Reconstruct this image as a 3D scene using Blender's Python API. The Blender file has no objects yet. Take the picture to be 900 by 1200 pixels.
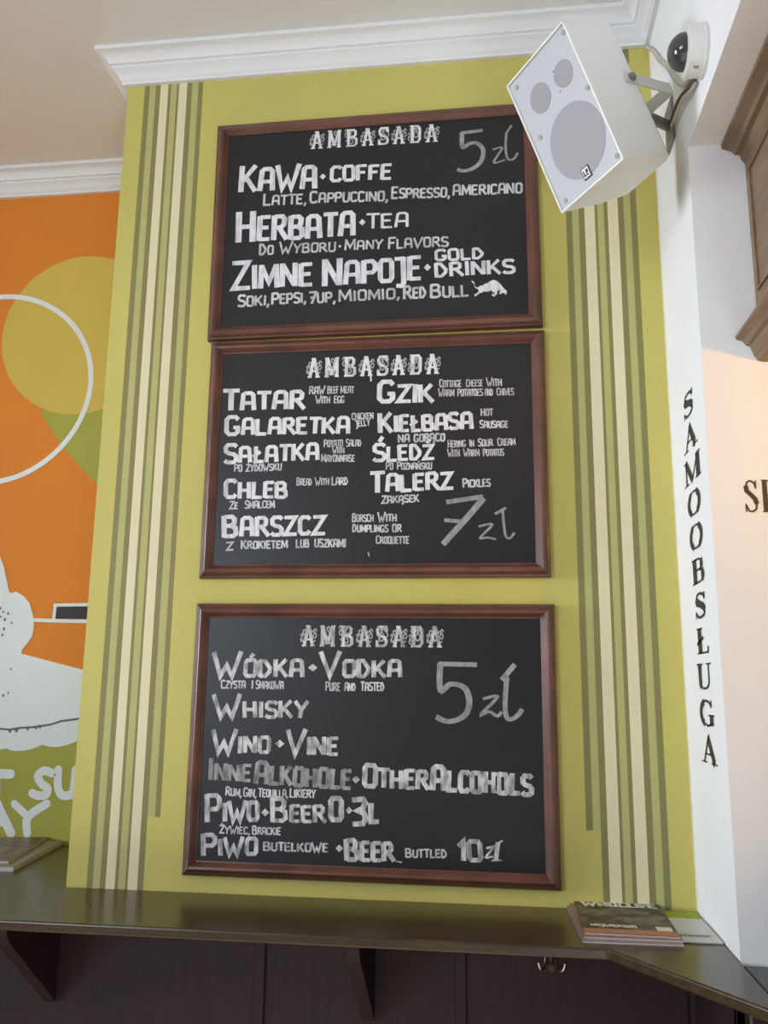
import bpy, math, random
from mathutils import Vector, Matrix
C = bpy.context.scene.collection
scene = bpy.context.scene

# ------------------------------------------------------------------ camera
cam_data = bpy.data.cameras.new('camera')
cam = bpy.data.objects.new('camera', cam_data)
C.objects.link(cam)
yaw, pitch, roll = (math.radians(a) for a in (-7.2065, 11.3224, 0.6383))
fwd = Vector((math.sin(yaw)*math.cos(pitch), math.cos(yaw)*math.cos(pitch), math.sin(pitch)))
rgt = Vector((math.cos(yaw), -math.sin(yaw), 0))
upv = rgt.cross(fwd)
r2 = math.cos(roll)*rgt + math.sin(roll)*upv
u2 = -math.sin(roll)*rgt + math.cos(roll)*upv
cam.matrix_world = Matrix(((r2.x, u2.x, -fwd.x, 0), (r2.y, u2.y, -fwd.y, -1.5715), (r2.z, u2.z, -fwd.z, 1.5), (0, 0, 0, 1)))
cam_data.sensor_fit = 'VERTICAL'
cam_data.sensor_height = 36
cam_data.lens = 36*1018/1200
cam_data.clip_start = .02
scene.camera = cam

# ------------------------------------------------------------------ light
world = bpy.data.worlds.new('world'); scene.world = world
world.use_nodes = True
bg = world.node_tree.nodes['Background']
bg.inputs[0].default_value = (0.93, 0.96, 1.0, 1)
bg.inputs[1].default_value = 0.17
def area(name, loc, target, sx, sy, power, col):
    l = bpy.data.lights.new(name, 'AREA'); l.shape = 'RECTANGLE'; l.size = sx; l.size_y = sy; l.energy = power; l.color = col
    o = bpy.data.objects.new(name, l); C.objects.link(o); o.location = loc
    o.rotation_euler = (Vector(target)-Vector(loc)).to_track_quat('-Z', 'Y').to_euler()
    return o
area('window_daylight', (-4.3, -4.6, 1.95), (-.1, 0, 1.75), .75, 1.3, 70, (.90, .95, 1.0))
area('board_sheen_fill', (-2.9, -4.9, 2.1), (-.4, 0, 1.6), 1.4, 1.4, 56, (.72, .86, 1.0))  # added area light, mirrored in the boards for their bluish sheen
area('right_low_fill', (.8, -2.6, .3), (.15, -.3, 2.6), .8, .6, 14, (.95, .97, 1.0))  # added fill near the floor, lifts the speaker side and ceiling
area('left_side_fill', (-3.9, -1.15, 1.95), (.3, -.2, 1.8), 1.0, 1.2, 6.6, (.84, .93, 1.0)).data.spread = math.radians(42)  # added fill with narrow spread, brightens the white return wall
sp = bpy.data.lights.new('bar_lamp', 'SPOT'); sp.energy = 5.2; sp.color = (1, .47, .01); sp.spot_size = math.radians(86); sp.spot_blend = .25; sp.shadow_soft_size = .02
so = bpy.data.objects.new('bar_lamp', sp); C.objects.link(so); so.location = (.70, -.66, 1.90)
so.rotation_euler = (Vector((.36, -.256, 1.80))-so.location).to_track_quat('-Z', 'Y').to_euler()
dl = bpy.data.lights.new('floor_bounce_spot', 'SPOT'); dl.energy = 1000; dl.color = (1, .97, .92); dl.spot_size = math.radians(74); dl.spot_blend = .4; dl.shadow_soft_size = .06  # unseen spot added so the floor bounces light onto ceiling and wall
do = bpy.data.objects.new('floor_bounce_spot', dl); C.objects.link(do); do.location = (.12, -1.75, 2.74)
vs = scene.view_settings
vs.view_transform = 'Standard'; vs.look = 'None'; vs.gamma = 1; vs.exposure = .2; vs.use_curve_mapping = False

# ------------------------------------------------------------------ materials
PAINT = ('olive', 'stripe', 'mural', 'white_wall', 'ceiling')
def mat(name, col, rough=.6, var=0, scale=8, stretch=(1, 1, 1), col2=None, spec=.5, metal=0, coat=0, bump=0, bscale=60, ramp=(.35, .65)):
    m = bpy.data.materials.new(name); m.use_nodes = True
    nt = m.node_tree; b = nt.nodes['Principled BSDF']
    b.inputs['Base Color'].default_value = (*col, 1)
    b.inputs['Roughness'].default_value = rough
    if any(k in name for k in PAINT): spec = .2
    b.inputs['Specular IOR Level'].default_value = spec
    b.inputs['Metallic'].default_value = metal
    if coat:
        b.inputs['Coat Weight'].default_value = coat; b.inputs['Coat Roughness'].default_value = .12
    if var or col2 or bump:
        tc = nt.nodes.new('ShaderNodeTexCoord'); mp = nt.nodes.new('ShaderNodeMapping'); mp.inputs['Scale'].default_value = stretch
        nt.links.new(tc.outputs['Object'], mp.inputs['Vector'])
    if var or col2:
        n = nt.nodes.new('ShaderNodeTexNoise'); n.inputs['Scale'].default_value = scale; n.inputs['Detail'].default_value = 5
        nt.links.new(mp.outputs[0], n.inputs['Vector'])
        r = nt.nodes.new('ShaderNodeValToRGB'); r.color_ramp.elements[0].position = ramp[0]; r.color_ramp.elements[1].position = ramp[1]
        c2 = col2 or tuple(c*(1-var) for c in col)
        r.color_ramp.elements[0].color = (*c2, 1); r.color_ramp.elements[1].color = (*col, 1)
        nt.links.new(n.outputs['Fac'], r.inputs['Fac']); nt.links.new(r.outputs[0], b.inputs['Base Color'])
    if bump:
        n2 = nt.nodes.new('ShaderNodeTexNoise'); n2.inputs['Scale'].default_value = bscale; n2.inputs['Detail'].default_value = 4
        nt.links.new(mp.outputs[0], n2.inputs['Vector'])
        bn = nt.nodes.new('ShaderNodeBump'); bn.inputs['Strength'].default_value = bump; bn.inputs['Distance'].default_value = .004
        nt.links.new(n2.outputs['Fac'], bn.inputs['Height']); nt.links.new(bn.outputs[0], b.inputs['Normal'])
    return m
M = {}
M['olive'] = mat('olive_wall_paint', (.58, .515, .145), .5, .07, 3, bump=.15, bscale=90)
M['stripe_dark'] = mat('dark_olive_stripe', (.25, .228, .088), .5, .06, 5, bump=.15, bscale=90)
M['stripe_green'] = mat('pale_green_stripe', (.47, .455, .175), .5, .06, 5, bump=.15, bscale=90)
M['stripe_cream'] = mat('cream_stripe', (.76, .69, .44), .5, .06, 5, bump=.15, bscale=90)
M['white_wall'] = mat('white_wall_paint', (.86, .855, .865), .6, .03, 3, bump=.12, bscale=50)
M['cream_line'] = mat('cream_paint_line', (.86, .78, .5), .6)
M['ceiling'] = mat('ceiling_paint', (.82, .81, .81), .8, .04, 2, bump=.06, bscale=120)
M['plaster'] = mat('cornice_plaster', (.80, .80, .81), .55, .03, 6)
M['orange'] = mat('orange_mural_paint', (.75, .245, .03), .7, .06, 4, bump=.1)
M['mural_yellow'] = mat('mustard_mural_paint', (.66, .48, .10), .7, .06, 4)
M['mural_green'] = mat('leaf_green_mural_paint', (.40, .39, .075), .7, .06, 4)
M['mural_white'] = mat('white_mural_paint', (.78, .81, .80), .7, .05, 6)
M['mural_grey'] = mat('grey_mural_line', (.14, .14, .14), .6)
M['mural_black'] = mat('black_mural_paint', (.05, .045, .04), .6)
M['mahogany'] = mat('mahogany_frame_varnish', (.155, .056, .036), .36, 0, 14, (1, 1, 1), (.09, .034, .022), coat=.15)
M['board'] = mat('blackboard_slate', (.0135, .0128, .0128), .37, .18, 5, spec=.5)
M['marker'] = mat('white_marker', (.78, .78, .80), .6, 0, 95, (1, 1, .35), (.50, .50, .52), ramp=(.3, .55))
M['marker_mottled'] = mat('mottled_white_marker', (.68, .68, .68), .6, 0, 110, (1, 1, .4), (.24, .24, .25), ramp=(.36, .62))
M['marker_thin'] = mat('fine_white_marker', (.68, .68, .69), .6, 0, 60, (1, 1, 1), (.42, .42, .43))
M['marker_faded'] = mat('faded_white_marker', (.42, .42, .42), .6, 0, 90, (1, 1, .4), (.13, .13, .135), ramp=(.35, .65))
M['swirl'] = mat('thin_swirl_marker', (.42, .42, .43), .6)
M['chalk'] = mat('grey_chalk', (.36, .36, .38), .7, 0, 130, (1, 1, .5), (.20, .20, .21), ramp=(.3, .7))
M['shelf_wood'] = mat('varnished_dark_wood', (.058, .040, .017), .28, 0, 9, (1, 9, 9), (.036, .021, .010), coat=.15)
M['panel_wood'] = mat('dark_panel_wood', (.026, .013, .013), .6, 0, 10, (8, 8, 1), (.018, .009, .010), spec=.3)
M['canopy_wood'] = mat('brown_canopy_wood', (.24, .155, .09), .5, 0, 7, (9, 1, 9), (.17, .105, .06))
M['counter'] = mat('grey_green_counter', (.075, .075, .062), .35, .2, 8)
M['floor'] = mat('brown_floor', (.40, .33, .27), .5, .3, 5)
M['speaker_white'] = mat('speaker_white_plastic', (.80, .805, .77), .5, .02, 40, bump=.08, bscale=300)
M['speaker_rim'] = mat('speaker_rim_white', (.85, .85, .80), .4)
M['grille'] = mat('perforated_grille', (.49, .50, .525), .45, .06, 500)
M['driver'] = mat('driver_behind_grille', (.35, .35, .372), .6, .12, 600)
M['driver_small'] = mat('small_driver_behind_grille', (.34, .34, .36), .6, .12, 600)
M['steel'] = mat('grey_steel', (.60, .59, .56), .4, metal=.1)
M['screw'] = mat('screw_steel', (.34, .34, .35), .5)
M['dark_metal'] = mat('dark_tarnished_steel', (.27, .25, .22), .5, .3, 30, metal=.2)
M['camera_white'] = mat('camera_housing_white', (.66, .66, .62), .4)
M['dome'] = mat('smoked_dome_plastic', (.045, .045, .05), .06, spec=.7)
M['black'] = mat('black_print', (.02, .02, .022), .5)
M['brown_print'] = mat('dark_brown_print', (.045, .032, .022), .5)
M['white'] = mat('white_print', (.8, .8, .8), .5)
M['chrome'] = mat('chrome_hook', (.62, .60, .56), .18, metal=1)
M['cable_beige'] = mat('beige_cable', (.50, .46, .38), .5)
M['cable_dark'] = mat('dark_cable', (.10, .07, .055), .5)
M['cover'] = mat('dark_photo_cover', (.20, .165, .125), .45, 0, 30, (1, 1, 1), (.035, .028, .020), ramp=(.42, .66))
M['cover_band'] = mat('orange_cover_band', (.42, .17, .10), .35, .25, 30)
M['cover_grey'] = mat('lilac_grey_cover', (.30, .25, .27), .35, .2, 30)
M['cover_orange'] = mat('rust_cover', (.40, .19, .13), .35, .25, 20)
M['pages'] = mat('paper_edges', (.62, .58, .54), .6, .15, 200, (1, 1, 30))
M['cover_title'] = mat('cream_cover_title', (.74, .71, .58), .4)
M['leaflet'] = mat('white_leaflet_paper', (.62, .62, .62), .45, .06, 30)
M['leaflet_green'] = mat('lime_leaflet_band', (.33, .42, .04), .4)
M['print_grey'] = mat('grey_print', (.22, .22, .23), .5)
M['brochure'] = mat('brown_photo_brochure', (.20, .145, .12), .4, 0, 30, (1, 1, 1), (.075, .055, .045))

# ------------------------------------------------------------------ helpers
def obj(name, verts, faces, m, parent=None, smooth=False, mi=None, bevel=0, loc=None):
    me = bpy.data.meshes.new(name)
    me.from_pydata([tuple(v) for v in verts], [], faces)
    for x in (m if isinstance(m, (list, tuple)) else [m]):
        me.materials.append(M[x])
    if mi:
        for p, k in zip(me.polygons, mi): p.material_index = k
    if smooth:
        for p in me.polygons: p.use_smooth = True
        me.set_sharp_from_angle(angle=math.radians(38))
    me.update()
    o = bpy.data.objects.new(name, me); C.objects.link(o)
    if parent: o.parent = parent
    if loc: o.location = loc
    if bevel:
        b = o.modifiers.new('edge', 'BEVEL'); b.width = bevel; b.segments = 3; b.limit_method = 'ANGLE'
    return o
def structure(o):
    o['kind'] = 'structure'; return o
def tag(o, label, cat, group=None):
    o['label'] = label; o['category'] = cat
    if group: o['group'] = group
    return o
def empty(name, loc, label, cat, group=None, rot=None):
    o = bpy.data.objects.new(name, None); C.objects.link(o); o.empty_display_size = .05
    o.matrix_world = Matrix.Translation(loc) @ (rot.to_4x4() if rot else Matrix())
    return tag(o, label, cat, group)
class MB:
    def __init__(s): s.v = []; s.f = []; s.mi = []
    def add(s, v, f, k=0):
        n = len(s.v); s.v += [tuple(a) for a in v]; s.f += [tuple(i+n for i in q) for q in f]; s.mi += [k]*len(f)
    def box(s, x0, x1, y0, y1, z0, z1, k=0):
        s.add([(x0, y0, z0), (x1, y0, z0), (x1, y1, z0), (x0, y1, z0), (x0, y0, z1), (x1, y0, z1), (x1, y1, z1), (x0, y1, z1)],
              [(3, 2, 1, 0), (4, 5, 6, 7), (0, 1, 5, 4), (1, 2, 6, 5), (2, 3, 7, 6), (3, 0, 4, 7)], k)
    def prism(s, poly, fn, a, b, k=0):
        """poly (p,q) points, fn(p,q,t) -> xyz, extruded from t=a to t=b"""
        n = len(poly)
        v = [fn(p, q, a) for p, q in poly]+[fn(p, q, b) for p, q in poly]
        f = [(i, (i+1) % n, n+(i+1) % n, n+i) for i in range(n)]+[tuple(range(n-1, -1, -1)), tuple(range(n, 2*n))]
        s.add(v, f, k)
    def tube(s, pts, r, n=10, k=0):
        pts = [Vector(p) for p in pts]; rings = []
        up = Vector((.13, .21, .97))
        for i, p in enumerate(pts):
            d = (pts[min(i+1, len(pts)-1)]-pts[max(i-1, 0)]).normalized()
            a = d.cross(up).normalized(); b = d.cross(a)
            rings.append([p+(math.cos(t)*a+math.sin(t)*b)*(r[i] if isinstance(r, (list, tuple)) else r) for t in (2*math.pi*j/n for j in range(n))])
        v = [q for rg in rings for q in rg]; f = []
        for i in range(len(pts)-1):
            for j in range(n):
                f.append((i*n+j, i*n+(j+1) % n, (i+1)*n+(j+1) % n, (i+1)*n+j))
        f += [tuple(range(n-1, -1, -1)), tuple(range((len(pts)-1)*n, len(pts)*n))]
        s.add(v, f, k)
    def lathe(s, prof, fn, n=40, k=0):
        """prof (radius, t) ; fn(a, b, t) -> xyz"""
        v = []; f = []
        for r, t in prof:
            for j in range(n):
                w = 2*math.pi*j/n; v.append(fn(r*math.cos(w), r*math.sin(w), t))
        for i in range(len(prof)-1):
            for j in range(n):
                f.append((i*n+j, i*n+(j+1) % n, (i+1)*n+(j+1) % n, (i+1)*n+j))
        f += [tuple(range(n-1, -1, -1)), tuple(range((len(prof)-1)*n, len(prof)*n))]
        s.add(v, f, k)
    def build(s, name, m, parent=None, smooth=False, bevel=0, loc=None):
        return obj(name, s.v, s.f, m, parent, smooth, s.mi, bevel, loc)
def smooth_path(pts, n=8):
    """Catmull-Rom through the points"""
    out = []; P = [Vector(p) for p in pts]
    for i in range(len(P)-1):
        a, b, c, d = P[max(i-1, 0)], P[i], P[i+1], P[min(i+2, len(P)-1)]
        for j in range(n):
            t = j/n
            out.append(.5*((2*b)+(c-a)*t+(2*a-5*b+4*c-d)*t*t+(3*b-a-3*c+d)*t**3))
    out.append(P[-1]); return out

# ------------------------------------------------------------------ stroke lettering
def arc(cx, cy, rx, ry, a0, a1, n=10):
    return [(cx+rx*math.cos(math.radians(a0+(a1-a0)*i/n)), cy+ry*math.sin(math.radians(a0+(a1-a0)*i/n))) for i in range(n+1)]
O_ = [(.14, .18), (.14, .82), (.24, .95), (.62, .95), (.72, .82), (.72, .18), (.62, .05), (.24, .05), (.14, .18)]
G = {  # brush-marker capitals: advance, strokes
 'A': (.92, [[(.12, 0), (.2, .86), (.32, .95), (.62, .95), (.74, .84), (.78, 0)], [(.16, .4), (.76, .4)]]),
 'B': (.90, [[(.14, 0), (.14, 1)], [(.14, .95), (.56, .95), (.68, .84), (.66, .64), (.5, .53), (.14, .53)], [(.5, .53), (.72, .42), (.74, .16), (.6, .05), (.14, .05)]]),
 'C': (.82, [[(.72, .82), (.6, .95), (.26, .95), (.14, .8), (.14, .2), (.26, .05), (.6, .05), (.72, .2)]]),
 'D': (.88, [[(.14, 0), (.14, 1)], [(.1, .95), (.42, .93), (.72, .5), (.68, .3), (.44, .05), (.1, .05)]]),
 'E': (.78, [[(.14, 0), (.14, 1)], [(.14, .95), (.7, .95)], [(.14, .52), (.62, .52)], [(.14, .05), (.7, .05)]]),
 'F': (.76, [[(.14, 0), (.14, 1)], [(.14, .95), (.7, .95)], [(.14, .52), (.6, .52)]]),
 'G': (.90, [[(.76, .8), (.62, .95), (.28, .95), (.14, .8), (.14, .2), (.28, .05), (.6, .05), (.74, .18), (.74, .42)], [(.5, .4), (.84, .4)]]),
 'H': (.90, [[(.14, 0), (.14, 1)], [(.74, 0), (.74, 1)], [(.14, .5), (.74, .5)]]),
 'I': (.36, [[(.18, 0), (.18, 1)]]),
 'J': (.62, [[(.46, 1), (.46, -.10), (.34, -.22), (.08, -.2)], [(.02, .95), (.54, .95)]]),
 'K': (.90, [[(.14, 0), (.14, 1)], [(.76, 1), (.24, .46), (.42, .46), (.8, 0)]]),
 'L': (.76, [[(.14, 1), (.14, .05), (.7, .05)]]),
 'Ł': (.78, [[(.2, 1), (.2, .05), (.72, .05)], [(.02, .36), (.5, .66)]]),
 'M': (1.08, [[(.12, 0), (.16, 1)], [(.16, .95), (.54, .25), (.9, .95)], [(.9, 1), (.96, 0)]]),
 'N': (.94, [[(.14, 0), (.14, 1)], [(.16, .94), (.74, .06)], [(.78, 0), (.78, 1)]]),
 'O': (.86, [O_]),
 'P': (.84, [[(.14, 0), (.14, 1)], [(.14, .95), (.58, .95), (.72, .82), (.72, .58), (.58, .46), (.14, .46)]]),
 'Q': (.88, [O_, [(.5, .2), (.82, -.08)]]),
 'R': (.90, [[(.14, 0), (.14, 1)], [(.14, .95), (.56, .95), (.68, .82), (.66, .62), (.52, .5), (.14, .5)], [(.4, .5), (.84, 0)]]),
 'S': (.80, [[(.72, .84), (.6, .95), (.24, .95), (.13, .82), (.15, .62), (.3, .52), (.58, .46), (.7, .34), (.69, .16), (.56, .05), (.22, .05), (.08, .16)]]),
 'T': (.80, [[(.4, 0), (.4, 1)], [(.02, .95), (.78, .95)]]),
 'U': (.86, [[(.14, 1), (.14, .2), (.26, .05), (.6, .05), (.72, .2), (.72, 1)]]),
 'V': (.96, [[(.06, 1.05), (.44, .02), (.9, 1.08)]]),
 'W': (1.28, [[(.06, 1.08), (.36, .04), (.62, .5), (.84, .04), (1.2, 1.1)]]),
 'Y': (.84, [[(.06, 1), (.42, .46), (.8, 1)], [(.42, .5), (.36, -.02)]]),
 'Z': (.84, [[(.08, .94), (.74, .94), (.12, .06), (.8, .06)]]),
 '0': (.86, [O_]),
 '1': (.5, [[(.06, .72), (.32, .95), (.32, 0)]]),
 '3': (.80, [[(.1, .92), (.6, .95), (.7, .8), (.6, .6), (.34, .52), (.62, .44), (.72, .22), (.58, .04), (.1, .02)]]),
 '5': (.80, [[(.7, .95), (.16, .95), (.14, .56), (.56, .56), (.7, .36), (.6, .1), (.1, .04)]]),
 '7': (.80, [[(.08, .94), (.72, .94), (.34, 0)], [(.2, .5), (.66, .5)]]),
 ',': (.34, [[(.2, .16), (.2, .02), (.08, -.2)]]),
 '-': (.6, [[(.1, .45), (.5, .45)]]),
}
for base, new, st in (('O', 'Ó', [(.4, 1.08), (.56, 1.32)]), ('S', 'Ś', [(.4, 1.1), (.6, 1.38)]), ('Z', 'Ź', [(.4, 1.1), (.6, 1.36)]), ('N', 'Ń', [(.44, 1.08), (.62, 1.32)]),
                      ('Z', 'Ż', [(.4, 1.1), (.46, 1.24)]), ('A', 'Ą', [(.76, 0), (.66, -.16), (.8, -.26)]), ('E', 'Ę', [(.6, 0), (.5, -.16), (.66, -.26)])):
    G[new] = (G[base][0], G[base][1]+[st])
# slab-serif heading capitals; second list = ornamental swirls
def sw(x, y, s, m=1):
    return [(x+m*a*s, y+b*s) for a, b in ((.5, .55), (.25, .95), (-.1, .8), (0, .45), (.35, .15), (.4, -.25), (.05, -.5), (-.35, -.3))]
SL = {
 'A': (1.0, [[(.2, .02), (.46, .98)], [(.5, .98), (.8, .02)], [(.3, .33), (.7, .33)]], [[(.04, .04), (.36, .04)], [(.62, .04), (.96, .04)], [(.3, .96), (.62, .96)]], [sw(.14, .45, .36), sw(.86, .4, .36, -1), sw(.92, .55, .3), sw(.06, .35, .26, -1)]),
 'M': (1.16, [[(.2, 0), (.22, 1)], [(.26, .96), (.58, .1)], [(.58, .1), (.92, .96)], [(.96, 0), (.96, 1)]], [[(.04, .04), (.36, .04)], [(.8, .04), (1.12, .04)], [(.06, .96), (.34, .96)], [(.84, .96), (1.12, .96)]], [sw(.58, .62, .34), sw(.4, .3, .3, -1), sw(.76, .3, .3)]),
 'B': (1.0, [[(.26, 0), (.26, 1)], [(.26, .95), (.66, .95), (.8, .84), (.78, .64), (.6, .53), (.3, .53)], [(.6, .53), (.86, .42), (.88, .16), (.72, .05), (.26, .05)]], [[(.08, .04), (.4, .04)], [(.08, .96), (.4, .96)]], [sw(.16, .5, .4), sw(.5, .3, .26), sw(.5, .72, .24, -1), sw(.1, .7, .3, -1)]),
 'S': (.92, [[(.8, .78), (.7, .95), (.28, .95), (.16, .8), (.2, .6), (.4, .52), (.66, .44), (.8, .3), (.76, .12), (.62, .05), (.24, .05), (.12, .22)]], [[(.8, .68), (.8, 1)], [(.12, 0), (.12, .32)]], [sw(.45, .5, .44), sw(.45, .5, .44, -1), sw(.2, .4, .3), sw(.75, .6, .3)]),
 'D': (1.0, [[(.28, 0), (.28, 1)], [(.26, .95), (.7, .95), (.84, .8), (.84, .2), (.7, .05), (.26, .05)]], [[(.08, .04), (.42, .04)], [(.08, .96), (.42, .96)]], [sw(.14, .5, .4), sw(.54, .5, .4), sw(.56, .5, .36, -1), sw(.1, .3, .3, -1)]),
}
COAT = [0]
def ribbon(mb, pts, wfn, z, k, closed=False):
    """flat painted stroke: pts (x, y) in metres, wfn(direction) -> width"""
    P = [Vector(p) for p in pts]
    q = [P[0]]
    for p in P[1:]:
        if (p-q[-1]).length > 1e-6: q.append(p)
    P = q
    if len(P) < 2: return
    closed = closed or ((P[0]-P[-1]).length < 1e-6)
    if closed and (P[0]-P[-1]).length < 1e-6: P = P[:-1]
    n = len(P); segs = n if closed else n-1
    D = [(P[(i+1) % n]-P[i]).normalized() for i in range(segs)]
    Wd = [wfn(d)/2 for d in D]
    L, R = [], []
    for i in range(n):
        if closed: a, b = D[i-1], D[i]; w = (Wd[i-1]+Wd[i])/2
        else:
            a = D[max(i-1, 0)]; b = D[min(i, segs-1)]; w = (Wd[max(i-1, 0)]+Wd[min(i, segs-1)])/2
        na, nb = Vector((-a.y, a.x)), Vector((-b.y, b.x)); m = na+nb
        if m.length < .3: m = nb
        m.normalize(); c = max(m.dot(nb), .45)
        o = m*(w/c)
        L.append(P[i]+o); R.append(P[i]-o)
    for i in range(segs):                       # each brush segment lies a few microns over the last one
        j = (i+1) % n; COAT[0] = (COAT[0]+1) % 48; zz = z-COAT[0]*5e-6
        mb.add([(L[i].x, zz, L[i].y), (R[i].x, zz, R[i].y), (R[j].x, zz, R[j].y), (L[j].x, zz, L[j].y)], [(0, 1, 2, 3)], k)
rng = random.Random(7)
def put_word(mb, text, ax, ay, bx, by, h1, h2, w, z, k, font=G, jitter=1, thin=.8, swirl=None, limit=.42):
    A, B = Vector((ax, ay)), Vector((bx, by)); Ln = (B-A).length; d = (B-A)/Ln; nrm = Vector((-d.y, d.x))
    if text == '·':
        c = (A+B)/2+nrm*h1*.45; s = Ln/2; e = h1*.5
        mb.add([(c.x-s, z, c.y), (c.x, z, c.y-e), (c.x+s, z, c.y), (c.x, z, c.y+e)], [(0, 1, 2, 3)], k); return
    sizes = [h1]+[h2]*(len(text)-1)
    adv = [font[ch][0] for ch in text]
    total = sum(a*s for a, s in zip(adv, sizes)); sx = Ln/total; x = 0
    thick = min(1.25*w*h2, limit*h2*sx)
    for i, ch in enumerate(text):
        s = sizes[i]; sy = s*(1+jitter*rng.uniform(-.035, .035)); sl = jitter*rng.uniform(-.05, .03); dy = jitter*rng.uniform(-.02, .02)*h2
        t = thick*(1.12 if i == 0 and h1 > h2*1.15 else 1)
        def tr(p): return A+d*(x+((p[0]-adv[i]/2)*(.80 if font is SL else 1)+adv[i]/2+sl*p[1])*s*sx)+nrm*(p[1]*sy+dy)
        fn = lambda q: t*(abs(q.dot(nrm))+thin*abs(q.dot(d)))/max(abs(q.dot(nrm))+abs(q.dot(d)), 1e-6)
        g = font[ch]
        for j, st in enumerate(g[1]):
            ribbon(mb, [tr(p) for p in st], fn, z-.00001*j, k)
        if font is SL:
            for st in g[2]: ribbon(mb, [tr(p) for p in st], lambda q: t*.55, z, k)
            for st in g[3]:
                ribbon(mb, [tr(p) for p in smooth_path([(a, b, 0) for a, b in st], 4)], lambda q: t*.34, z+.00012, swirl)
        x += adv[i]*s*sx
# engraved-style serif capitals: advance, [(stroke points, width)]
TH, TN = .17, .06
def bar(x0, x1, y): return ([(x0, y), (x1, y)], .05)
SER = {
 'S': (.66, [([(.56, .74), (.5, .9), (.34, .97), (.2, .93), (.13, .8)], .07), ([(.13, .82), (.16, .66), (.34, .54), (.5, .42), (.57, .26)], .17), ([(.57, .26), (.52, .1), (.36, .03), (.2, .06), (.1, .24)], .07), ([(.57, .98), (.57, .72)], .04), ([(.09, .02), (.09, .28)], .04)]),
 'A': (.84, [([(.16, .02), (.42, .98)], .06), ([(.4, .98), (.68, .02)], .17), ([(.25, .34), (.58, .34)], .06), bar(.03, .3, .025), bar(.52, .83, .025)]),
 'M': (1.0, [([(.17, .02), (.17, .98)], .06), ([(.17, .96), (.5, .06)], .16), ([(.5, .06), (.83, .96)], .06), ([(.83, .02), (.83, .98)], .17), bar(.03, .31, .025), bar(.68, .98, .025), bar(.06, .24, .975), bar(.78, .98, .975)]),
 'O': (.82, [(arc(.41, .5, .29, .46, 55, 125, 6), .06), (arc(.41, .5, .29, .46, 120, 240, 12), .15), (arc(.41, .5, .29, .46, 235, 305, 6), .06), (arc(.41, .5, .29, .46, -60, 60, 12), .15)]),
 'B': (.76, [([(.2, .02), (.2, .98)], .17), ([(.2, .96), (.44, .96), (.56, .86)], .06), ([(.56, .9), (.58, .74), (.52, .6)], .14), ([(.54, .58), (.44, .53), (.2, .53)], .06), ([(.44, .53), (.58, .46)], .06), ([(.59, .48), (.63, .28), (.58, .1)], .15), ([(.6, .12), (.46, .04), (.2, .04)], .06), bar(.05, .3, .025), bar(.05, .3, .975)]),
 'Ł': (.7, [([(.22, .02), (.22, .98)], .17), bar(.06, .38, .975), ([(.06, .03), (.62, .03)], .06), ([(.62, 0), (.64, .26)], .06), ([(.06, .38), (.42, .62)], .08)]),
 'U': (.86, [([(.2, .98), (.2, .28), (.26, .12)], .16), ([(.22, .16), (.34, .05), (.5, .05), (.62, .16), (.66, .3), (.66, .98)], .06), bar(.05, .36, .975), bar(.54, .8, .975)]),
 'G': (.84, [([(.66, .74), (.58, .9), (.42, .97), (.28, .9)], .06), (arc(.42, .5, .29, .45, 110, 245, 12), .15), ([(.3, .1), (.44, .03), (.58, .06), (.66, .12)], .06), ([(.66, .04), (.66, .42)], .15), bar(.5, .8, .42), ([(.67, .98), (.67, .7)], .04)]),
 'E': (.72, [([(.2, .02), (.2, .98)], .17), bar(.05, .3, .025), bar(.05, .3, .975), ([(.2, .96), (.58, .96)], .06), ([(.58, .98), (.6, .72)], .05), ([(.2, .52), (.46, .52)], .05), ([(.46, .4), (.46, .64)], .05), ([(.2, .04), (.62, .04)], .06), ([(.62, .02), (.64, .3)], .05)]),
}

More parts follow.
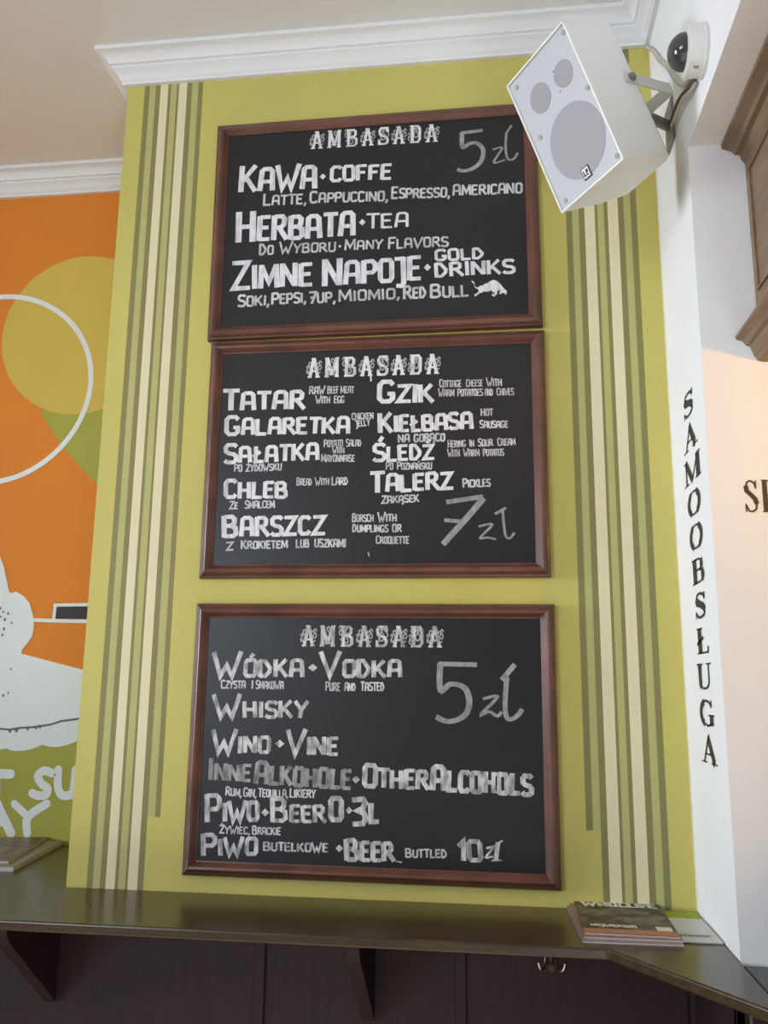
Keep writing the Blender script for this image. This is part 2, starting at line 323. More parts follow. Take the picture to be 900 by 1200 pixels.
BOARDS = [(-0.2275, 2.4045, 0.005, 0.654, 0.475), (-0.2208, 1.9268, -0.0005, 0.6475, 0.4675), (-0.2198, 1.408, -0.0025, 0.654, 0.4755)]
WORDS = [
 [
  ('AMBASADA', -1320, 1689, 1354, 1654, 400, 400, 0.2, 'h'),
  ('KAWA', -2779, 825, -1123, 797, 601, 523, 0.19, 'm'),
  ('·', -1082, 990, -952, 992, 134, 134, 0.2, 'm'),
  ('COFFE', -884, 926, 395, 895, 335, 335, 0.22, 'm'),
  ('LATTE,', -2254, 486, -1337, 465, 262, 220, 0.17, 's'),
  ('CAPPUCCINO,', -1291, 481, 319, 418, 266, 218, 0.17, 's'),
  ('ESPRESSO,', 366, 462, 1548, 418, 262, 215, 0.17, 's'),
  ('AMERICANO', 1590, 442, 2965, 408, 241, 223, 0.17, 's'),
  ('HERBATA', -2790, -291, -329, -298, 663, 529, 0.19, 'm'),
  ('·', -266, -80, -133, -82, 149, 149, 0.2, 'm'),
  ('TEA', -122, -153, 745, -175, 315, 315, 0.17, 'm'),
  ('DO', -2295, -600, -1979, -602, 242, 205, 0.17, 's'),
  ('WYBORU', -1881, -588, -715, -611, 232, 204, 0.17, 's'),
  ('·', -675, -538, -613, -538, 74, 74, 0.2, 'm'),
  ('MANY', -561, -598, 217, -609, 230, 202, 0.17, 's'),
  ('FLAVORS', 307, -618, 1514, -636, 238, 210, 0.17, 's'),
  ('ZIMNE', -2845, -1325, -1154, -1308, 629, 499, 0.19, 'm'),
  ('NAPOJE', -997, -1342, 995, -1312, 583, 492, 0.19, 'm'),
  ('·', 1022, -1124, 1162, -1125, 153, 153, 0.2, 'm'),
  ('GOLD', 1226, -931, 2203, -934, 234, 234, 0.25, 'm'),
  ('DRINKS', 1224, -1275, 2791, -1265, 286, 286, 0.23, 'm'),
  ('SOKI,', -2693, -1686, -2031, -1685, 255, 219, 0.18, 's'),
  ('PEPSI,', -2007, -1674, -1292, -1671, 254, 218, 0.18, 's'),
  ('7UP,', -1258, -1694, -705, -1687, 253, 216, 0.18, 's'),
  ('MIOMIO,', -663, -1682, 563, -1681, 252, 225, 0.18, 's'),
  ('RED', 613, -1696, 1076, -1690, 285, 231, 0.18, 's'),
  ('BULL', 1126, -1701, 1894, -1697, 284, 230, 0.18, 's'),
 ],
 [
  ('AMBASADA', -1323, 1541, 1294, 1538, 401, 401, 0.2, 'h'),
  ('TATAR', -2953, 938, -1306, 918, 436, 366, 0.2, 'm'),
  ('RAW', -1247, 1211, -930, 1210, 164, 147, 0.17, 's'),
  ('BEEF', -888, 1208, -665, 1210, 155, 138, 0.17, 's'),
  ('MEAT', -631, 1209, -367, 1207, 154, 137, 0.17, 's'),
  ('WITH', -1116, 1020, -826, 1018, 146, 137, 0.17, 's'),
  ('EGG', -759, 1016, -551, 1015, 145, 137, 0.17, 's'),
  ('GALARETKA', -2896, 435, -421, 408, 396, 326, 0.2, 'm'),
  ('CHICKEN', -406, 675, 18, 684, 135, 127, 0.17, 's'),
  ('JELLY', -327, 525, -45, 560, 135, 126, 0.17, 's'),
  ('SAŁATKA', -2880, -130, -1000, -99, 390, 322, 0.2, 'm'),
  ('POTATO', -931, 151, -560, 153, 151, 134, 0.17, 's'),
  ('SALAD', -502, 151, -206, 154, 150, 134, 0.17, 's'),
  ('WITH', -763, 25, -528, 25, 125, 117, 0.17, 's'),
  ('MAYONNAISE', -973, -136, -326, -145, 150, 133, 0.17, 's'),
  ('PO', -2657, -298, -2495, -294, 143, 135, 0.17, 's'),
  ('ŻYDOWSKU', -2428, -296, -1725, -282, 143, 134, 0.17, 's'),
  ('CHLEB', -2846, -814, -1583, -822, 367, 317, 0.2, 'm'),
  ('ZE', -2720, -1024, -2545, -1020, 157, 124, 0.17, 's'),
  ('SMALCEM', -2421, -1015, -1833, -1009, 157, 140, 0.17, 's'),
  ('BREAD', -1434, -586, -1137, -586, 157, 132, 0.17, 's'),
  ('WITH', -1080, -587, -804, -587, 148, 132, 0.17, 's'),
  ('LARD', -763, -589, -450, -592, 165, 148, 0.17, 's'),
  ('BARSZCZ', -2841, -1558, -850, -1525, 426, 360, 0.19, 'm'),
  ('Z', -2747, -1819, -2591, -1812, 162, 162, 0.17, 's'),
  ('KROKIETEM', -2461, -1787, -1559, -1778, 162, 146, 0.17, 's'),
  ('LUB', -1407, -1770, -1152, -1767, 161, 153, 0.17, 's'),
  ('USZKAMI', -1062, -1765, -464, -1770, 160, 152, 0.17, 's'),
  ('GZIK', 63, 993, 1173, 984, 426, 357, 0.2, 'm'),
  ('COTTAGE', 1258, 1268, 1679, 1266, 152, 135, 0.17, 's'),
  ('CHEESE', 1759, 1263, 2078, 1263, 152, 135, 0.17, 's'),
  ('WITH', 2141, 1261, 2433, 1263, 151, 135, 0.17, 's'),
  ('WARM', 1239, 1089, 1542, 1085, 143, 135, 0.17, 's'),
  ('POTATOES', 1598, 1083, 2076, 1077, 143, 135, 0.17, 's'),
  ('AND', 2107, 1076, 2266, 1074, 142, 134, 0.17, 's'),
  ('CHIVES', 2329, 1073, 2651, 1073, 151, 134, 0.17, 's'),
  ('KIEŁBASA', 98, 410, 1898, 444, 386, 319, 0.2, 'm'),
  ('HOT', 2029, 682, 2259, 686, 141, 133, 0.17, 's'),
  ('SAUSAGE', 2006, 445, 2536, 447, 149, 132, 0.17, 's'),
  ('NA', 480, 208, 710, 209, 158, 149, 0.17, 's'),
  ('GORĄCO', 774, 211, 1367, 215, 157, 149, 0.17, 's'),
  ('ŚLEDŹ', -2, -152, 1176, -127, 348, 290, 0.2, 'm'),
  ('HERING', 1412, 89, 1750, 93, 148, 132, 0.17, 's'),
  ('IN', 1813, 94, 1908, 95, 139, 131, 0.17, 's'),
  ('SOUR', 1971, 97, 2253, 101, 147, 131, 0.17, 's'),
  ('CREAM', 2331, 99, 2663, 107, 147, 131, 0.17, 's'),
  ('WITH', 1406, -88, 1639, -88, 139, 131, 0.17, 's'),
  ('WARM', 1702, -89, 2000, -89, 139, 131, 0.17, 's'),
  ('POTATOS', 2063, -91, 2450, -88, 138, 130, 0.17, 's'),
  ('PO', 257, -315, 401, -314, 148, 131, 0.17, 's'),
  ('POZNAŃSKU', 465, -316, 1124, -322, 148, 131, 0.17, 's'),
  ('TALERZ', -37, -749, 1526, -698, 392, 327, 0.2, 'm'),
  ('PICKLES', 1686, -679, 2196, -665, 169, 145, 0.17, 's'),
  ('ZAKĄSEK', 180, -959, 893, -933, 154, 138, 0.17, 's'),
  ('BORSCH', -361, -1297, 46, -1297, 161, 137, 0.17, 's'),
  ('WITH', 117, -1298, 478, -1296, 161, 136, 0.17, 's'),
  ('DUMPLINGS', -357, -1487, 318, -1494, 152, 136, 0.17, 's'),
  ('OR', 389, -1494, 567, -1493, 144, 136, 0.17, 's'),
  ('CROQUETTE', 88, -1709, 708, -1715, 151, 135, 0.17, 's'),
 ],
 [
  ('AMBASADA', -1297, 1606, 1324, 1603, 377, 377, 0.2, 'h'),
  ('WÓDKA', -2914, 1044, -1181, 1060, 431, 307, 0.2, 'm'),
  ('·', -1126, 1164, -954, 1166, 136, 136, 0.2, 'm'),
  ('VODKA', -909, 1068, 590, 1077, 409, 302, 0.2, 'm'),
  ('CZYSTA', -2732, 837, -2265, 839, 152, 137, 0.17, 's'),
  ('I', -2161, 838, -2122, 838, 152, 136, 0.17, 's'),
  ('SMAKOWA', -2082, 839, -1562, 841, 151, 136, 0.17, 's'),
  ('PURE', -799, 819, -526, 823, 157, 142, 0.17, 's'),
  ('AND', -456, 824, -248, 827, 157, 142, 0.17, 's'),
  ('TASTED', -164, 828, 266, 834, 164, 149, 0.17, 's'),
  ('WHISKY', -2862, 317, -1096, 351, 393, 286, 0.2, 'm'),
  ('WINO', -2857, -301, -1756, -276, 386, 289, 0.2, 'm'),
  ('·', -1687, -174, -1511, -173, 138, 138, 0.2, 'm'),
  ('VINE', -1486, -292, -525, -281, 411, 301, 0.2, 'm'),
  ('INNE', -2900, -765, -2087, -771, 382, 286, 0.19, 'f'),
  ('ALKOHOLE', -2045, -801, -290, -857, 379, 320, 0.2, 'f'),
  ('·', -286, -746, -147, -748, 129, 129, 0.2, 'm'),
  ('OTHER', -110, -807, 1066, -826, 387, 315, 0.2, 'm'),
  ('ALCOHOLS', 1081, -826, 2833, -874, 411, 340, 0.21, 'm'),
  ('RUM,', -2553, -1017, -2253, -1032, 152, 138, 0.16, 's'),
  ('GIN,', -2229, -1029, -1985, -1036, 152, 137, 0.16, 's'),
  ('TEQUILLA,', -1955, -1027, -1417, -1020, 151, 130, 0.16, 's'),
  ('LIKIERY', -1391, -1021, -921, -1015, 151, 136, 0.16, 's'),
  ('PIWO', -2910, -1475, -1914, -1430, 462, 317, 0.2, 'm'),
  ('·', -1887, -1343, -1743, -1342, 129, 129, 0.2, 'm'),
  ('BEER', -1730, -1442, -718, -1419, 400, 278, 0.2, 'm'),
  ('0', -684, -1391, -413, -1388, 383, 383, 0.19, 'm'),
  ('·', -386, -1260, -269, -1260, 122, 122, 0.2, 'm'),
  ('3', -300, -1435, 6, -1426, 438, 438, 0.18, 'm'),
  ('L', 27, -1403, 213, -1397, 332, 332, 0.22, 'm'),
  ('ŻYWIEC,', -2631, -1662, -2073, -1656, 143, 121, 0.15, 's'),
  ('BRACKIE', -2040, -1658, -1519, -1651, 142, 121, 0.15, 's'),
  ('PIWO', -2946, -2039, -1910, -1995, 355, 284, 0.21, 'm'),
  ('BUTELKOWE', -1833, -1918, -666, -1906, 148, 141, 0.2, 'm'),
  ('·', -551, -1891, -417, -1892, 125, 125, 0.2, 'm'),
  ('BEER', -384, -2034, 486, -2005, 361, 306, 0.21, 'm'),
  ('BUTTLED', 657, -1941, 1377, -1923, 145, 131, 0.18, 's'),
  ('10', 1547, -1966, 1992, -1950, 329, 329, 0.2, 'm'),
 ],
]
FREEHAND = [
 (0, 763, 'g', [(2207, 1833), (1782, 1810)]),
 (0, 767, 'g', [(1799, 1819), (1804, 1495), (1940, 1560), (2076, 1568), (2176, 1475), (2216, 1340), (2154, 1138), (1983, 1001), (1815, 967), (1697, 1013)]),
 (0, 370, 'g', [(2402, 1392), (2586, 1415), (2413, 1109), (2639, 1148)]),
 (0, 370, 'g', [(2782, 1901), (2669, 1730)]),
 (0, 404, 'g', [(2677, 1739), (2654, 1438), (2682, 1192), (2764, 1139), (2841, 1199), (2884, 1289)]),
 (1, 938, 'g', [(1384, -948), (2055, -854)]),
 (1, 1006, 'g', [(2070, -879), (1757, -1248), (1320, -1732)]),
 (1, 779, 'g', [(1344, -1282), (1741, -1319)]),
 (1, 401, 'g', [(1971, -1408), (2218, -1372), (2000, -1613), (2123, -1614), (2276, -1647)]),
 (1, 492, 'g', [(2267, -1183), (2468, -1067)]),
 (1, 399, 'g', [(2406, -1114), (2425, -1382), (2452, -1578), (2520, -1634), (2613, -1533)]),
 (2, 906, 'g', [(1225, 1317), (1902, 1309)]),
 (2, 906, 'g', [(1253, 1332), (1256, 865), (1421, 963), (1571, 958), (1705, 879), (1763, 675), (1718, 485), (1584, 374), (1376, 327), (1182, 403)]),
 (2, 518, 'g', [(2001, 722), (2253, 763), (1969, 460), (2103, 506), (2249, 436), (2323, 510)]),
 (2, 813, 'g', [(2564, 1323), (2330, 1048)]),
 (2, 739, 'g', [(2420, 1094), (2385, 714), (2396, 453), (2468, 382), (2601, 457), (2676, 559)]),
 (2, 358, 'm', [(2037, -1746), (2151, -1728), (2028, -1889), (2150, -1871)]),
 (2, 644, 'm', [(2231, -1643), (2192, -1931)]),
 (2, 315, 'm', [(2137, -1729), (2310, -1613)]),
 (2, 257, 'm', [(2120, -1940), (2292, -1927)]),
 (1, 190, 's', [(-49, -1863), (-32, -1942)]),
 (1, 264, 'm', [(-51, 1550), (-45, 1430)]),
 (2, 220, 'm', [(486, -2006), (604, -2023)]),
]
BULL = [(1937, -1382), (1956, -1383), (1997, -1420), (2009, -1498), (2035, -1532), (2063, -1524), (2117, -1494), (2161, -1492), (2188, -1466), (2205, -1455), (2248, -1454), (2282, -1418), (2325, -1397), (2369, -1390), (2423, -1412), (2486, -1471), (2539, -1550), (2576, -1599), (2610, -1626), (2610, -1665), (2595, -1711), (2568, -1680), (2547, -1661), (2520, -1672), (2498, -1694), (2471, -1689), (2472, -1628), (2484, -1588), (2460, -1604), (2424, -1632), (2437, -1656), (2423, -1690), (2390, -1712), (2373, -1738), (2352, -1729), (2325, -1702), (2326, -1670), (2353, -1683), (2380, -1676), (2383, -1656), (2343, -1639), (2316, -1596), (2278, -1620), (2224, -1627), (2164, -1614), (2137, -1646), (2099, -1644), (2071, -1660), (2038, -1699), (2000, -1715), (1993, -1656), (2015, -1668), (2050, -1635), (2078, -1613), (2062, -1559), (2035, -1549), (2003, -1521), (1993, -1444), (1961, -1434)]


# ------------------------------------------------------------------ the setting
# green pillar wall with its painted stripes (front face at y = 0)
XL, XR, D, ZC = -.764, .324, .387, 2.82
LS = [-.7258, -.7145, -.7010, -.6905, -.6733, -.6672, -.6540, -.6494, -.6315, -.6204, -.6065, -.5965]
RS = [.1509, .1624, .1750, .1860, .2055, .2105, .2228, .2300, .2495, .2603, .2732, .2844]
seq = [1, 2, 1, 3, 1, 2, 1, 3, 1, 2, 1]
xs = [XL]+LS+RS+[XR]
cols = [0]+seq+[0]+seq+[0]
ZS = 1.265
mb = MB()
for i, k in enumerate(cols):
    for z0, z1, low in ((0, ZS, True), (ZS, ZC, False)):
        kk = k
        if low and i in (11, 13): kk = 0            # the innermost dark stripe of each band stops short
        if low and i in (10, 14): kk = 0
        mb.add([(xs[i], 0, z0), (xs[i+1], 0, z0), (xs[i+1], 0, z1), (xs[i], 0, z1)], [(0, 1, 2, 3)], kk)
mb.add([(XL, 0, 0), (XL, D+.15, 0), (XL, D+.15, ZC), (XL, 0, ZC)], [(0, 3, 2, 1)], 0)
mb.add([(XL, D+.15, 0), (XR, D+.15, 0), (XR, D+.15, ZC), (XL, D+.15, ZC)], [(0, 3, 2, 1)], 0)
structure(mb.build('wall_back', ['olive', 'stripe_dark', 'stripe_green', 'stripe_cream']))
# white return wall with the serving opening and the beam over it
YJ, ZB = -.257, 2.362
mb = MB()
mb.box(XR, 1.9, YJ, D+.15, 0, ZC, 0)
mb.box(XR, .62, -2.4, YJ, ZB, ZC, 0)
mb.add([(XR-.0006, -.0045, 1.1), (XR-.0006, 0, 1.1), (XR-.0006, 0, ZC), (XR-.0006, -.0045, ZC)], [(0, 1, 2, 3)], 1)
structure(mb.build('wall_right', ['white_wall', 'cream_line']))
mb = MB(); mb.box(-4.2, XL, D, D+.15, 0, ZC); structure(mb.build('wall_left', 'orange'))
mb = MB(); mb.box(-4.2, 1.9, -3.6, D+.15, ZC, ZC+.1); structure(mb.build('ceiling', 'ceiling'))
mb = MB(); mb.box(-5, 2.5, -5, D+.15, -.1, 0); structure(mb.build('floor', 'floor'))
mb = MB(); mb.box(-4.4, -4.3, -5, D+.15, 0, ZC); structure(mb.build('wall_side', 'panel_wood'))  # unseen dark wall, added to block ambient light from the left
# plaster cornice following the walls
prof = [(0, .0), (.009, .0), (.009, .006), (.013, .009), (.0155, .016), (.021, .023), (.028, .028), (.028, .0325), (.033, .034), (.0355, .041), (.041, .048), (.048, .052), (.055, .054), (.055, .063), (0, .063)]
path = [(-4.2, D, 0, -1), (XL, D, -1, -1), (XL, 0, -1, -1), (XR, 0, -1, -1), (XR, -2.4, -1, 0)]
v = []; f = []; n = len(prof)
for x, y, a, b in path:
    for p, z in prof: v.append((x+a*p, y+b*p, ZC-.0635+z))
for i in range(len(path)-1):
    for j in range(n-1):
        f.append((i*n+j, (i+1)*n+j, (i+1)*n+j+1, i*n+j+1))
structure(obj('trim_1', v, f, 'plaster', smooth=True))
# dark panelling under the shelf
mb = MB()
px = [-1.7, -1.25, -.79, -.42, -.058, .324]
mb.box(-1.7, XR-.001, -.012, -.0005, 0, 1.126)
for x in (-.061, -.40, .29): mb.box(x-.009, x+.009, -.018, -.012, 0, 1.09)
mb.box(-1.7, XR-.001, -.02, -.012, 1.098, 1.126)
mb.box(XR-.013, XR-.0008, YJ-.012, -.013, 0, 1.12)
mb.box(XR-.013, XR+.004, YJ-.012, YJ-.0008, 0, 1.10)
structure(mb.build('trim_2', 'panel_wood', bevel=.0015))

# ------------------------------------------------------------------ mural
YM = D
mural = empty('wall_mural', (-1.3, YM, 1.145), 'orange wall mural with mustard circle, white ring and white figure beside the green pillar', 'mural')
def flat(mb, pts, depth, k=0, y0=YM):
    """painted shape of some paint thickness on the mural wall"""
    mb.prism([(x+1.3, z-1.145) for x, z in pts], lambda p, q, t: (p, t, q), -depth, 0, k)
mb = MB(); flat(mb, [(-1.9, 1.1424), (XL-.001, 1.1424), (XL-.001, 1.44), (-1.9, 1.44)], .0006); mb.build('green_ground', 'mural_green', mural)
mb = MB(); flat(mb, [(-1.1118, 2.157), (-1.0884, 2.1232), (-1.0454, 2.0672), (-1.0039, 2.0229), (-.9633, 1.9835), (-.86, 1.905), (-.768, 1.86), (-.768, 2.25), (-1.08, 2.25)], .0008); mb.build('green_wedge', 'mural_green', mural)
mb = MB(); flat(mb, [(-1.0257+.213*math.cos(t*math.pi/40), 2.366+.213*math.sin(t*math.pi/40)) for t in range(80)], .0012); mb.build('mustard_circle', 'mural_yellow', mural)
mb = MB()
cx, cz, ro, ri = -1.238, 2.231, .2535, .2405
v = []
for i in range(96):
    a = 2*math.pi*i/96; wob = .002*math.sin(3*a+1)
    for r, y in ((ri+wob, -.0018), (ro+wob, -.0018), (ro+wob, 0), (ri+wob, 0)): v.append((cx+1.3+r*math.cos(a), y, cz-1.145+r*math.sin(a)))
f = []
for i in range(96):
    for j in range(4): f.append((i*4+j, i*4+(j+1) % 4, ((i+1) % 96)*4+(j+1) % 4, ((i+1) % 96)*4+j))
obj('white_ring', v, f, 'mural_white', mural)
fig = [(-1.90, 1.47), (-1.80, 1.53), (-1.70, 1.575), (-1.655, 1.64), (-1.668, 1.74), (-1.655, 1.86), (-1.60, 1.955), (-1.51, 2.01), (-1.41, 2.015), (-1.31, 1.97), (-1.2258, 1.883), (-1.2006, 1.834), (-1.1856, 1.7961), (-1.1732, 1.7731), (-1.1562, 1.7203), (-1.1526, 1.711), (-1.1459, 1.7089), (-1.1358, 1.713), (-1.1135, 1.7007), (-1.0977, 1.6833), (-1.0862, 1.6529), (-1.082, 1.6317), (-1.084, 1.6076), (-1.0951, 1.5895), (-1.1066, 1.5755), (-1.1078, 1.5655), (-1.0706, 1.5568), (-.9668, 1.5329), (-.924, 1.5215), (-.85, 1.500), (-.768, 1.470),
       (-.768, 1.402), (-.82, 1.385), (-.87, 1.388), (-.9128, 1.383), (-.9568, 1.3661), (-.9738, 1.3591), (-.9982, 1.3539), (-1.018, 1.3545), (-1.0361, 1.3589), (-1.049, 1.352), (-1.0633, 1.3479), (-1.0817, 1.3437), (-1.1005, 1.3433), (-1.1133, 1.345), (-1.1231, 1.3486), (-1.1386, 1.3455), (-1.1674, 1.3382), (-1.24, 1.345), (-1.32, 1.337), (-1.42, 1.348), (-1.52, 1.338), (-1.64, 1.35), (-1.76, 1.34), (-1.90, 1.35)]
mb = MB(); flat(mb, fig, .0016)
for p in ([(-1.0854, 1.6448), (-1.0294, 1.6429), (-.83, 1.640)],):
    ribbon(mb, [(x+1.3, z-1.145) for x, z in p], lambda q: .0085, -.0017, 0)
ribbon(mb, [(x+1.3, z-1.145) for x, z in ((-1.0335, 1.641), (-1.0325, 1.679), (-.83, 1.683), (-.829, 1.641))], lambda q: .009, -.0017, 0)
mb.build('white_figure', 'mural_white', mural)
mb = MB(); flat(mb, [(-1.0290, 1.6762), (-.834, 1.6785), (-.833, 1.646), (-1.0300, 1.6479)], .0022); mb.build('black_block', 'mural_black', mural)
mb = MB()
ln = [(-1.62, 1.395), (-1.45, 1.388), (-1.28, 1.392), (-1.1645, 1.3902), (-1.1435, 1.3925), (-1.118, 1.391), (-1.0952, 1.3952), (-1.0597, 1.3977), (-1.0184, 1.4041), (-.994, 1.4122), (-.9611, 1.4166), (-.9264, 1.4228), (-.86, 1.43), (-.775, 1.425)]
ribbon(mb, [(x+1.3, z-1.145) for x, z in ln], lambda q: .0045, -.0024, 0)
for x, z in ((-1.118, 1.388), (-1.102, 1.389), (-1.075, 1.394), (-1.055, 1.397), (-1.045, 1.399)):
    mb.add([(x+1.3-.006, -.0024, z-1.145+.003), (x+1.3+.006, -.0024, z-1.145+.004), (x+1.3+.001, -.0024, z-1.145-.006)], [(0, 2, 1)], 0)
mb.build('brush_line', 'mural_grey', mural); mb = MB()
for x, z in ((-1.1705, 1.6721), (-1.1631, 1.664), (-1.1568, 1.6457), (-1.1387, 1.6376), (-1.1567, 1.6234), (-1.1596, 1.6093), (-1.1299, 1.5296), (-1.1429, 1.4683), (-1.1307, 1.4744), (-1.150, 1.66), (-1.168, 1.652)):
    r = rng.uniform(.003, .005)
    mb.add([(x+1.3+r*math.cos(a)*.7, -.0024, z-1.145+r*math.sin(a)) for a in (0, 1, 2.2, 3.3, 4.4, 5.3)], [(5, 4, 3, 2, 1, 0)], 0)
o = mb.build('brush_flecks', 'mural_grey', mural); o['kind'] = 'stuff'
mb = MB()
def fat(pts, w):
    for x, z in (pts[0], pts[-1]):
        COAT[0] = (COAT[0]+1) % 48
        mb.add([(x+1.3+w/2*math.cos(t*math.pi/8), -.0013-COAT[0]*5e-6, z-1.145+w/2*math.sin(t*math.pi/8)) for t in range(15, -1, -1)], [tuple(range(16))], 0)
    ribbon(mb, [(p.x+1.3, p.y-1.145) for p in smooth_path([(x, z, 0) for x, z in pts], 6)], lambda q: w, -.0013, 0)
fat([(-1.19, 1.291), (-1.107, 1.292)], .021); fat([(-1.143, 1.296), (-1.138, 1.246)], .021)
fat([(-1.006, 1.296), (-1.026, 1.301), (-1.040, 1.289), (-1.03, 1.273), (-1.014, 1.262), (-1.017, 1.249), (-1.035, 1.246), (-1.05, 1.251)], .019)
fat([(-.992, 1.304), (-.990, 1.27), (-.981, 1.251), (-.965, 1.248), (-.952, 1.258), (-.950, 1.304)], .019)
fat([(-1.135, 1.228), (-1.093, 1.163)], .021); fat([(-1.135, 1.228), (-1.17, 1.163)], .021); fat([(-1.155, 1.185), (-1.12, 1.185)], .017)
fat([(-1.091, 1.227), (-1.055, 1.199)], .017); fat([(-1.013, 1.229), (-1.055, 1.199), (-1.054, 1.164)], .019)
mb.build('lettering', 'mural_white', mural)

# ------------------------------------------------------------------ menu boards
RW = .0255
FP = [(0, 0), (0, .010), (.0015, .0125), (.0045, .0135), (.0055, .0155), (.009, .0200), (.013, .0220), (.017, .0210), (.0205, .0165), (.0225, .0135), (.0235, .012), (.0255, .0115), (.0255, .008)]
LAB = ['framed blackboard menu listing coffee, tea and cold drinks, highest of the three',
       'framed blackboard menu listing food dishes at 7 zł, hung in the middle',
       'framed blackboard menu listing vodka, whisky, wine and beer, nearest the shelf']
for b, (cx, cz, ang, w, h) in enumerate(BOARDS):
    root = empty('menu_board', (cx, 0, cz), LAB[b], 'menu board', 'framed menu boards on the green wall', Matrix.Rotation(-ang, 3, 'Y'))
    mb = MB(); mb.box(-w/2+.018, w/2-.018, -.010, -.004, -h/2+.018, h/2-.018); mb.build('blackboard', 'board', root)
    W2, H2 = w/2, h/2
    for side in range(4):
        v = []
        for d, t in FP:
            c = [(-W2+d, H2-d), (W2-d, H2-d), (W2-d, -H2+d), (-W2+d, -H2+d)]
            p, q = c[side], c[(side+1) % 4]
            e = .00015
            v += [(p[0], -t, p[1]), (q[0], -t, q[1])]
        n = len(FP)
        f = [(2*i, 2*i+2, 2*i+3, 2*i+1) for i in range(n-1)]
        f += [tuple(2*i for i in range(n-1, -1, -1)), tuple(2*i+1 for i in range(n))]
        obj('frame_rail', v, f, 'mahogany', root, smooth=True)
    mats = ['marker_mottled' if b == 2 else 'marker', 'marker_faded', 'swirl', 'marker_thin', 'chalk']
    NAMES = {'h': 'heading_lettering', 'm': 'dish_lettering', 'f': 'dish_lettering', 's': 'description_lettering', 'g': 'price_lettering'}
    ZT = -.0103; s = 1e-4; line = None; last = None
    def close():
        if line is not None: line.build(NAMES[last[0]], mats, root)
    for txt, ax, ay, bx, by, h1, h2, wt, k in WORDS[b]:
        ay_ = ay if txt != '·' else ay+0
        kk = 'm' if k == 'f' else k
        near = last and (abs(ay-last[1]) < 90) and (ax-last[2] < 420) and ax > last[2]-150 and kk == last[0]
        if not near:
            close(); line = MB()
        put_word(line, txt, ax*s, ay*s, bx*s, by*s, h1*s, h2*s, wt*(1.1 if b == 2 and k in 'mf' else .92 if b == 0 else 1.06)*(.62 if k == 'h' else 1), ZT, {'h': 0, 'm': 0, 'f': 1, 's': 3}[k],
                 SL if k == 'h' else G, 0 if k == 'h' else 1, {'h': .6, 's': .95}.get(k, .74), 2, .30 if k == 's' else .42)
        last = (kk, by, bx)
    close()
    price = MB(); zloty = MB()
    dash = min(x[1] for x in FREEHAND if x[0] == 2)
    for bb, wd, k, pts in FREEHAND:
        if bb == b:
            pp = [(x*s, z*s, 0) for x, z in pts]
            if len(pp) > 3: pp = smooth_path(pp, 5)
            tgt = price if k == 'g' else zloty if (b == 2 and len(pts) > 2 or b == 2 and wd != dash) else MB()
            ribbon(tgt, [(p[0], p[1]) for p in pp], lambda q: wd*1e-5*(.88+.3*abs(q.y)), ZT-.00003, {'g': 4, 'm': 0, 's': 3}[k])
            if tgt is not price and tgt is not zloty: tgt.build('marker_dash', mats, root)
    price.build('price_lettering', mats, root)
    if zloty.v: zloty.build('price_lettering', mats, root)
    if b == 0:
        obj('bull_drawing', [(x*s, ZT, z*s) for x, z in BULL], [tuple(range(len(BULL)-1, -1, -1))], 'marker', root)

# ------------------------------------------------------------------ shelf
shelf = empty('wall_shelf', (-.3, 0, 1.142), 'long varnished dark brown wooden shelf running under the three menu boards', 'shelf')
poly = [(-1.8, -.227), (.153, -.227), (.3225, -.461), (.3225, -.0008), (-.7648, -.0008), (-.7648, D-.002), (-1.8, D-.002)]
mb = MB(); mb.prism([(x+.3, y) for x, y in poly], lambda p, q, t: (p, q, t), -.0155, 0)
mb.build('shelf_board', 'shelf_wood', shelf, bevel=.003)
for x in (-.213, -.767):
    mb = MB(); mb.prism([(-.021, -.0157), (-.203, -.0157), (-.203, -.028), (-.190, -.045), (-.021, -.182)], lambda p, q, t: (t, p, q), x+.3-.011, x+.3+.011)
    mb.build('bracket', 'panel_wood', shelf, bevel=.0015)
# serving counter beyond the opening
cnt = empty('bar_counter', (.62, -.75, 0), 'dark grey-green serving counter in the opening right of the white wall', 'counter')
mb = MB(); mb.box(-.2935, .33, -.70, .491, 1.10, 1.138); mb.build('worktop', 'counter', cnt, bevel=.003)
mb = MB(); mb.box(-.289, .28, -.66, .478, 0, 1.10)
for k in range(5): mb.box(-.293, -.289, -.64+k*.22, -.46+k*.22, .12, 1.02)
mb.build('counter_body', 'panel_wood', cnt)

# wooden canopy over the counter
can = empty('bar_canopy', (.40, YJ, ZB), 'brown wooden moulded canopy hanging under the beam above the serving opening', 'canopy')
prof = [(-.025, 0), (-.025, -.008), (-.010, -.014), (-.006, -.020), (.002, -.021), (.004, -.030), (.0095, -.038), (.0095, -.283), (.002, -.293), (-.012, -.312), (-.025, -.330), (-.0245, -.334), (-.014, -.338), (-.010, -.345), (-.004, -.346), (.000, -.360), (.006, -.370), (.016, -.372), (.040, -.372), (.040, 0)]
mb = MB(); mb.prism(prof, lambda p, q, t: (p, t, q), -.56, -.0015); mb.build('canopy_panel', 'canopy_wood', can)
mb = MB()
for z in (-.060, -.262): mb.box(.006, .0096, -.56, -.020, z-.002, z+.002)
for k in range(2): mb.box(.0058, .0096, -.028-k*.3, -.024-k*.3, -.262, -.06)
mb.build('panel_bead', 'canopy_wood', can)

